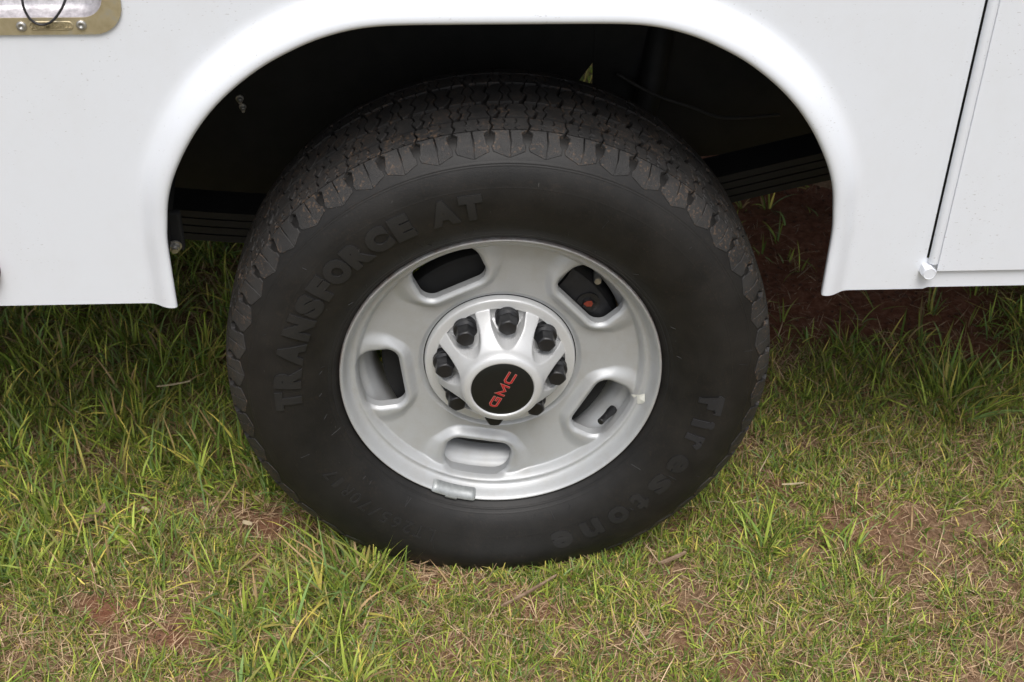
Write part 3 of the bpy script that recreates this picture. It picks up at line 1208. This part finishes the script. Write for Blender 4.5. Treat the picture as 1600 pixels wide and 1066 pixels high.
FA = [-5.8, -12.6, -19.2, -28.0, -37.0, -45.0, -53.0, -62.0, -71.5]
for ch, a in zip('Firestone', FA):
    hgt = {'F': .037, 'i': .034, 't': .034}.get(ch, .029)
    wdt = {'F': .036, 'i': .013, 'r': .024, 't': .023}.get(ch, .033)
    letter(ch, a, .287, hgt, wdt, M_LETTER_GLOSS if ch in 'Fir' else M_LETTER_SOFT, .0016, .045, bm=fbm_() if ch == 'F' else None)
LA = list('LT265/70R17')
for i, ch in enumerate(LA):
    a = -111.8 - 3.85 * i
    letter(ch, a, .2835, .0200, {'1': .007, '/': .012, 'L': .011, 'T': .0135}.get(ch, .0135), M_LETTER_SOFT, .0014, .004)

# little moulding whiskers and scuffs on the sidewall
vs, fs = [], []
for q in range(46):
    a = random.uniform(0, 6.283)
    r1 = random.choice([.252, .258, .300, .338, .345]) + random.uniform(-.004, .004)
    ln = random.choice([.004, .006, .014])
    p0 = Vector(on_tyre(a, r1, .0002))
    p1 = Vector(on_tyre(a + random.uniform(-.02, .02), r1 + ln, .0006))
    v, f = tube([p0, (p0 + p1) / 2, p1], .00045, 5)
    fs += [tuple(i + len(vs) for i in ff) for ff in f]
    vs += v
o = obj('mould_whiskers', vs, fs, M_LETTER, tyre)
o['kind'] = 'stuff'

# --- wheel disc: polar height field with window openings


def polar_field(rs, nth, hfun, sdf, wall_to):
    """grid over (r, theta) clipped where sdf < 0; walls run from the cut edge to wall_to(r)"""
    th = np.linspace(0, 2 * np.pi, nth, endpoint=False)
    Rg, Tg = np.meshgrid(rs, th, indexing='ij')
    Sg = sdf(Rg, Tg)
    Sg = np.where(np.abs(Sg) < 2.2e-4, np.where(Sg < 0, -2.2e-4, 2.2e-4), Sg)
    Hg = hfun(Rg, Tg, np.maximum(Sg, 0))
    nr = len(rs)
    vs = np.stack([Rg * np.cos(Tg), -Hg, Rg * np.sin(Tg)], -1).reshape(-1, 3).tolist()
    Sf = Sg.ravel()
    idx = lambda i, j: i * nth + (j % nth)
    fs = []
    cache = {}
    wall = {}

    def cutv(a, b):
        key = (min(a, b), max(a, b))
        if key not in cache:
            t = Sf[a] / (Sf[a] - Sf[b])
            ia, ja = divmod(a, nth)
            ib, jb = divmod(b, nth)
            tb, ta = th[jb], th[ja]
            if tb - ta > 3:
                tb -= 2 * np.pi
            if ta - tb > 3:
                ta -= 2 * np.pi
            r = rs[ia] + (rs[ib] - rs[ia]) * t
            tt = ta + (tb - ta) * t
            h = float(hfun(np.array([r]), np.array([tt]), np.array([0.0]))[0])
            cache[key] = len(vs)
            vs.append((r * math.cos(tt), -h, r * math.sin(tt)))
            wall[cache[key]] = (r, tt)
        return cache[key]
    segs = []
    neg = Sg < 0
    for i in range(nr - 1):
        for j in range(nth):
            q = (idx(i, j), idx(i, j + 1), idx(i + 1, j + 1), idx(i + 1, j))
            j2 = (j + 1) % nth
            c = int(neg[i, j]) + int(neg[i, j2]) + int(neg[i + 1, j2]) + int(neg[i + 1, j])
            if c == 0:
                fs.append(q)
            elif c < 4:
                pl, cuts = [], []
                for k in range(4):
                    a, b = q[k], q[(k + 1) % 4]
                    if Sf[a] >= 0:
                        pl.append(a)
                    if (Sf[a] >= 0) != (Sf[b] >= 0):
                        cv_ = cutv(a, b)
                        pl.append(cv_)
                        cuts.append(cv_)
                if len(pl) >= 3:
                    fs.append(tuple(pl))
                if len(cuts) == 2:
                    segs.append(cuts)
    low = {}
    if wall_to is None:
        wall, segs = {}, []
    for k, (r, tt) in wall.items():
        ch = []
        top = -vs[k][1]
        bot = wall_to(r)
        for q in (.0, .34, .67, 1.0):
            ch.append(len(vs))
            vs.append((r * math.cos(tt), -(top + (bot - top) * q), r * math.sin(tt)))
        low[k] = ch
    for a, b in segs:
        for q in range(3):
            fs.append((low[a][q], low[b][q], low[b][q + 1], low[a][q + 1]))
    used = sorted({i for f_ in fs for i in f_})
    mp = {o_: n_ for n_, o_ in enumerate(used)}
    return [vs[i] for i in used], [tuple(mp[i] for i in f_) for f_ in fs]


WOFF = R_(42.9)
ringp = np.array([(.2000, -.0330), (.2060, -.0320), (.2090, -.0290), (.2115, -.0248), (.2140, -.0232), (.2170, -.0236), (.2205, -.0218), (.2240, -.0160), (.2272, -.0078),
                  (.2295, -.0026), (.2315, -.0004), (.2330, 0), (.2345, -.0030), (.2350, -.0100)])
ringc = np.array(catmull(ringp, 6))


def slot_sdf(r, t):
    a = (t - WOFF + np.pi / 5) % (2 * np.pi / 5) - np.pi / 5
    u = a * .178
    u = r * np.sin(a) * .94 + u * .06
    kk = sstep(r, .160, .196)
    v = (r * np.cos(a) - .1765) * (1 - kk) + (r - .1785) * kk
    rc = .0190
    qx = np.abs(u) - (.0510 - rc)
    qy = np.abs(v) - (.0305 - rc)
    return np.hypot(np.maximum(qx, 0), np.maximum(qy, 0)) + np.minimum(np.maximum(qx, qy), 0) - rc


def disc_h(r, t, s):
    pad = -.0470 + (r - .114) / (.206 - .114) * .0085
    pad = pad - .006 * (1 - sstep(r, .114, .122))
    a = (t - WOFF + np.pi / 5) % (2 * np.pi / 5) - np.pi / 5
    lat = sstep(np.abs(a * .178), .035, .062) * sstep(r, .150, .200)
    wf = 1 - sstep(s, .0060 + .004 * lat, .0200 + .0150 * lat)
    h = pad + (-.0335 - pad) * wf
    ring = np.interp(r, ringc[:, 0], ringc[:, 1])
    k = sstep(r, .2045, .2090)
    h = h * (1 - k) + ring * k
    rl = .0065
    h = h - .0050 * np.clip(1 - s / rl, 0, 1) ** 2
    return h


rs = np.concatenate([np.linspace(.1135, .222, 106), np.linspace(.223, .235, 16)])
v, f = polar_field(rs, 900, disc_h, slot_sdf, None)
nb_ = 140
for w5 in range(5):
    b0 = len(v)
    t0 = WOFF + w5 * 2 * math.pi / 5
    for q in range(nb_):
        ph = 2 * math.pi * q / nb_
        lo, hi = 0.0, .075
        for it in range(40):
            md = (lo + hi) / 2
            px, py = .1785 + md * math.cos(ph), md * math.sin(ph)
            if slot_sdf(np.array(math.hypot(px, py)), np.array(t0 + math.atan2(py, px))) < 0:
                lo = md
            else:
                hi = md
        px, py = .1785 + lo * math.cos(ph), lo * math.sin(ph)
        r, tt = math.hypot(px, py), t0 + math.atan2(py, px)
        top = float(disc_h(np.array([r]), np.array([tt]), np.array([0.0]))[0])
        for k4 in (0, .33, .67, 1):
            v.append((r * math.cos(tt), -(top + (-.052 - top) * k4), r * math.sin(tt)))
    for q in range(nb_):
        q2 = (q + 1) % nb_
        for k4 in range(3):
            f.append((b0 + q * 4 + k4, b0 + q2 * 4 + k4, b0 + q2 * 4 + k4 + 1, b0 + q * 4 + k4 + 1))
wheel = obj('wheel', v, f, M_SILVER, truck, smooth=True, loc=(0, 0, ZC))
# barrel behind the windows
bp = catmull([(-.0505, .2135), (-.054, .2118), (-.060, .2075), (-.068, .1990), (-.085, .1900), (-.13, .1900), (-.150, .2000), (-.175, .2110), (-.205, .2150), (-.213, .226)], 5)
v, f = lathe([(float(h), float(r)) for h, r in bp], 128)
obj('rim_barrel', v, f, M_SILVER, wheel, smooth=True)

# hub cap
NOFF = R_(83.7)
capc = np.array(catmull([(.0450, .0235), (.0460, .0252), (.0478, .0260), (.0530, .0246), (.0565, .0222), (.0590, .0180), (.0615, .0118), (.0665, .0045), (.0740, -.0050), (.0840, -.0190), (.0920, -.0315),
                         (.0955, -.0378), (.0975, -.0404), (.1020, -.0408), (.1085, -.0414), (.1108, -.0432), (.1118, -.0475), (.1120, -.053)], 5))


def pocket(r, t):
    a = (t - NOFF + np.pi / 8) % (np.pi / 4) - np.pi / 8
    u = np.abs(a * r)
    hw = .0298 * np.sqrt(np.clip((r - .0605) / (.0960 - .0605), 0, 2)) * (1 - .10 * sstep(r, .080, .096))
    return np.maximum(np.maximum((u - hw) * .8, r - .0962), (.0605 - r))


def cap_h(r, t, s):
    h = np.interp(r, capc[:, 0], capc[:, 1])
    rl = .0018
    return h - .0014 * np.clip(1 - s / rl, 0, 1) ** 2 * ((r > .056) & (r < .099))


def floor_h(r):
    return float(np.interp(r, [.056, .068, .078, .097], [-.004, -.032, -.0455, -.0480]))


rs = np.concatenate([np.linspace(.0450, .056, 18), np.linspace(.0565, .0985, 70), np.linspace(.099, .112, 22)])
v, f = polar_field(rs, 800, cap_h, pocket, floor_h)
hub = obj('hub_cap', v, f, M_CAP, wheel, smooth=True)
sharp(hub, 55)
fl = [(floor_h(r) , r) for r in np.linspace(.056, .099, 24)]
v, f = lathe(fl, 160)
obj('cap_floor', v, f, M_CAP, wheel, smooth=True)
v, f = lathe([(.0232, .0458), (.0240, .0454), (.0246, .0440), (.0256, .0300), (.0260, .0100), (.0261, .0003)], 96)
obj('emblem_disc', v, f, M_EMBLEM, wheel, smooth=True)


def stroke(pl, wd):
    pl = [np.array(p, float) for p in pl]
    L, Rr = [], []
    for i, p in enumerate(pl):
        d0 = pl[i] - pl[i - 1] if i > 0 else pl[1] - pl[0]
        d1 = pl[i + 1] - pl[i] if i < len(pl) - 1 else pl[-1] - pl[-2]
        d0, d1 = d0 / np.linalg.norm(d0), d1 / np.linalg.norm(d1)
        n0, n1 = np.array([-d0[1], d0[0]]), np.array([-d1[1], d1[0]])
        mt = n0 + n1
        mt /= np.linalg.norm(mt)
        k = min(wd / 2 / max(mt.dot(n0), .3), wd * 1.3)
        L.append(p + mt * k)
        Rr.append(p - mt * k)
    return L, Rr


GL = {'G': [(20.5, 12.7), (4.9, 12.7), (2.3, 10.2), (2.3, 4.8), (4.9, 2.3), (19.2, 2.3), (19.2, 7.6), (12.2, 7.6)],
      'M': [(2.6, -.2), (2.6, 12.6), (11.2, 3.4), (19.8, 12.6), (19.8, -.2)],
      'C': [(21.6, 12.7), (4.9, 12.7), (2.3, 10.2), (2.3, 4.8), (4.9, 2.3), (21.6, 2.3)]}
ang = R_(63)
ca, sa = math.cos(ang), math.sin(ang)
for i, ch in enumerate('GMC'):
    for wd, off, mat, ext in ((3.6, .0002, M_REDEDGE, 0), (2.3, .0005, M_RED, .6)):
        pl = [np.array(p, float) for p in GL[ch]]
        if ext:
            for a, b in ((0, 1), (-1, -2)):
                dd = pl[b] - pl[a]
                pl[a] = pl[a] + dd / np.linalg.norm(dd) * ext
        L, Rr = stroke(pl, wd)
        vs, fs = [], []
        for a, b in zip(L, Rr):
            for q in (a, b):
                x = (q[0] + i * 24.2 - 35.3) / 1000 * .95
                yv = (q[1] - 7.5) / 1000 * .97
                X_, Z_ = x * ca - yv * sa, x * sa + yv * ca
                rr = math.hypot(X_, Z_)
                hh = np.interp(rr, [0, .03, .044], [.0261, .0256, .0246]) + off
                vs.append((X_, -hh, Z_))
        for k in range(len(L) - 1):
            fs.append((2 * k, 2 * k + 1, 2 * k + 3, 2 * k + 2))
        obj('emblem_letter' if ext else 'letter_outline', vs, fs, mat, wheel)

# lug nuts
hts = [(-.048, 1.10, 1), (-.0385, 1.10, 1), (-.0378, 1.02, 1), (-.0365, 1.02, 1), (-.0358, 1.10, 1), (-.0325, 1.09, 1), (-.0312, .99, .7), (-.0300, .93, 0), (-.0150, .91, 0), (-.0115, .84, .35), (-.0100, .70, .7)]
v, f = hexnut(.0158, hts, 6, .2)
for k in range(8):
    a = NOFF + k * math.pi / 4
    if k == 0:
        nut = obj('lug_nut', v, f, M_BLACK, wheel)
        sharp(nut, 30)
    else:
        nut = bpy.data.objects.new('lug_nut', bpy.data.objects['lug_nut'].data)
        link(nut, wheel)
    nut.location = (.0826 * math.cos(a), 0, .0826 * math.sin(a))
    nut.rotation_euler = (0, random.uniform(0, 1.0), 0)

# valve stem, balance weight, torn sticker
va = R_(-30.5)
vb = Vector((.2035 * math.cos(va), .056, .2035 * math.sin(va)))
vd = Vector((-.55 * math.cos(va) + .05, -.62, -.55 * math.sin(va) - .22)).normalized()
pt = [vb, vb + vd * .010, vb + vd * .013, vb + vd * .026, vb + vd * .0265, vb + vd * .029, vb + vd * .0295, vb + vd * .041, vb + vd * .042]
v, f = tube(pt, [.0070, .0068, .0058, .0050, .0044, .0044, .0052, .0052, .0040], 16)
vs_o = obj('valve_stem', v, f, M_BLACK, wheel)
sharp(vs_o, 35)
vs, fs = [], []
ncs = 25
for i in range(ncs):
    t = i / (ncs - 1)
    a = R_(-117.2 + 17.5 * t)
    e = math.sqrt(max(0, 1 - (2 * t - 1) ** 12))
    e = .25 + .75 * e
    for h, r in ((-.014, .2250 - .004 * e), (-.008, .2258 - .0045 * e), (-.0005, .2285 - .0035 * e), (.0028, .2312 - .001 * e), (.0034, .2332), (.0018, .2350), (-.004, .2354)):
        vs.append((r * math.cos(a), -(h - .003 * (1 - e)), r * math.sin(a)))
for i in range(ncs - 1):
    for j in range(6):
        fs.append((i * 7 + j, i * 7 + j + 1, (i + 1) * 7 + j + 1, (i + 1) * 7 + j))
fs += [tuple(range(7)), tuple(range((ncs - 1) * 7 + 6, (ncs - 1) * 7 - 1, -1))]
wt = obj('balance_weight', vs, fs, M_LEAD, wheel)
sharp(wt, 40)
vs, fs = [], []
for i in range(8):
    a = R_(-111.4 + 4.6 * i / 7)
    for h, r in ((.0036, .2316), (.0044, .2330), (.0042, .2364), (.0010, .2372)):
        vs.append((r * math.cos(a), -h, r * math.sin(a)))
for i in range(7):
    for j in range(3):
        fs.append((i * 4 + j, i * 4 + j + 1, (i + 1) * 4 + j + 1, (i + 1) * 4 + j))
obj('weight_clip', vs, fs, M_LEAD, wheel, smooth=True)
vs = []
for dr, da, lift in ((-.0120, -.6, .0010), (-.0030, 1.6, .0012), (.0035, 3.2, .0030), (.0070, 0.3, .0022), (.0055, -1.6, .0012), (.0010, -2.8, .0010)):
    r = .2168 + dr
    a = R_(-15.3 + da)
    hh = float(np.interp(r, ringc[:, 0], ringc[:, 1])) + lift
    vs.append((r * math.cos(a), -hh, r * math.sin(a)))
c0 = tuple(np.mean(np.array(vs), 0) + np.array([0, -.0012, 0]))
vs.append(c0)
obj('sticker_remnant', vs, [(i, (i + 1) % 6, 6) for i in range(6)], M_PAPER, wheel)

# brake behind the wheel
v, f = lathe([(-.066, .060), (-.064, .115), (-.066, .172), (-.068, .175), (-.098, .175), (-.10, .12), (-.10, .06)], 96)
br = obj('brake_disc', v, f, M_LINER, truck, smooth=False, loc=(0, 0, ZC))
sharp(br, 30)
v, f = lathe([(-.0555, .118), (-.0555, .140), (-.056, .1402)], 64)
ca_ = R_(30)
bm = bmesh.new()
for a in np.linspace(R_(2), R_(62), 12):
    pass
vs, fs = [], []
na = 16
for i in range(na):
    a = R_(5 + 50 * i / (na - 1))
    for h, r in ((-.13, .130), (-.068, .132), (-.060, .140), (-.059, .165), (-.064, .180), (-.076, .186), (-.13, .186)):
        vs.append((r * math.cos(a), -h, r * math.sin(a)))
for i in range(na - 1):
    for j in range(6):
        fs.append((i * 7 + j, i * 7 + j + 1, (i + 1) * 7 + j + 1, (i + 1) * 7 + j))
fs += [tuple(range(7)), tuple(range((na - 1) * 7 + 6, (na - 1) * 7 - 1, -1))]
bm.free()
cal = obj('brake_caliper', vs, fs, simple('caliper_grey', (.022, .022, .024), .5, .3, .3, 60), br)
sharp(cal, 40)
v, f = hexnut(.010, [(0, 1.7, 1), (.004, 1.7, 1), (.0045, 1, 0), (.010, .9, 0)])
o = obj('caliper_bolt', v, f, M_BLACK, br, loc=(.158 * math.cos(R_(36)), .060, .158 * math.sin(R_(36))))
vs = [(.006 * math.cos(q * 1.05) * (1 + .35 * (q % 2)), 0, .0055 * math.sin(q * 1.05)) for q in range(6)]
obj('caliper_paint_mark', vs, [tuple(range(6))], M_ORANGE, br, loc=(.160 * math.cos(R_(37)), .0490, .160 * math.sin(R_(37))))
v, f = hexnut(.006, [(0, 1, 0), (.02, 1, 0), (.022, .8, 1)])
obj('bleeder_screw', v, f, M_ZINC, br, loc=(.196 * math.cos(R_(44)), .085, .190 * math.sin(R_(41))))
v, f = lathe([(-.0575, .118), (-.0570, .150), (-.0585, .1505)], 12)
vs, fs = [], []
for i in range(6):
    a = R_(56 + 2.2 * i)
    for r in (.150, .185):
        vs.append((r * math.cos(a), .0620, r * math.sin(a)))
for i in range(5):
    fs.append((2 * i, 2 * i + 1, 2 * i + 3, 2 * i + 2))
obj('bright_rotor_face', vs, fs, M_ROTOR, br)
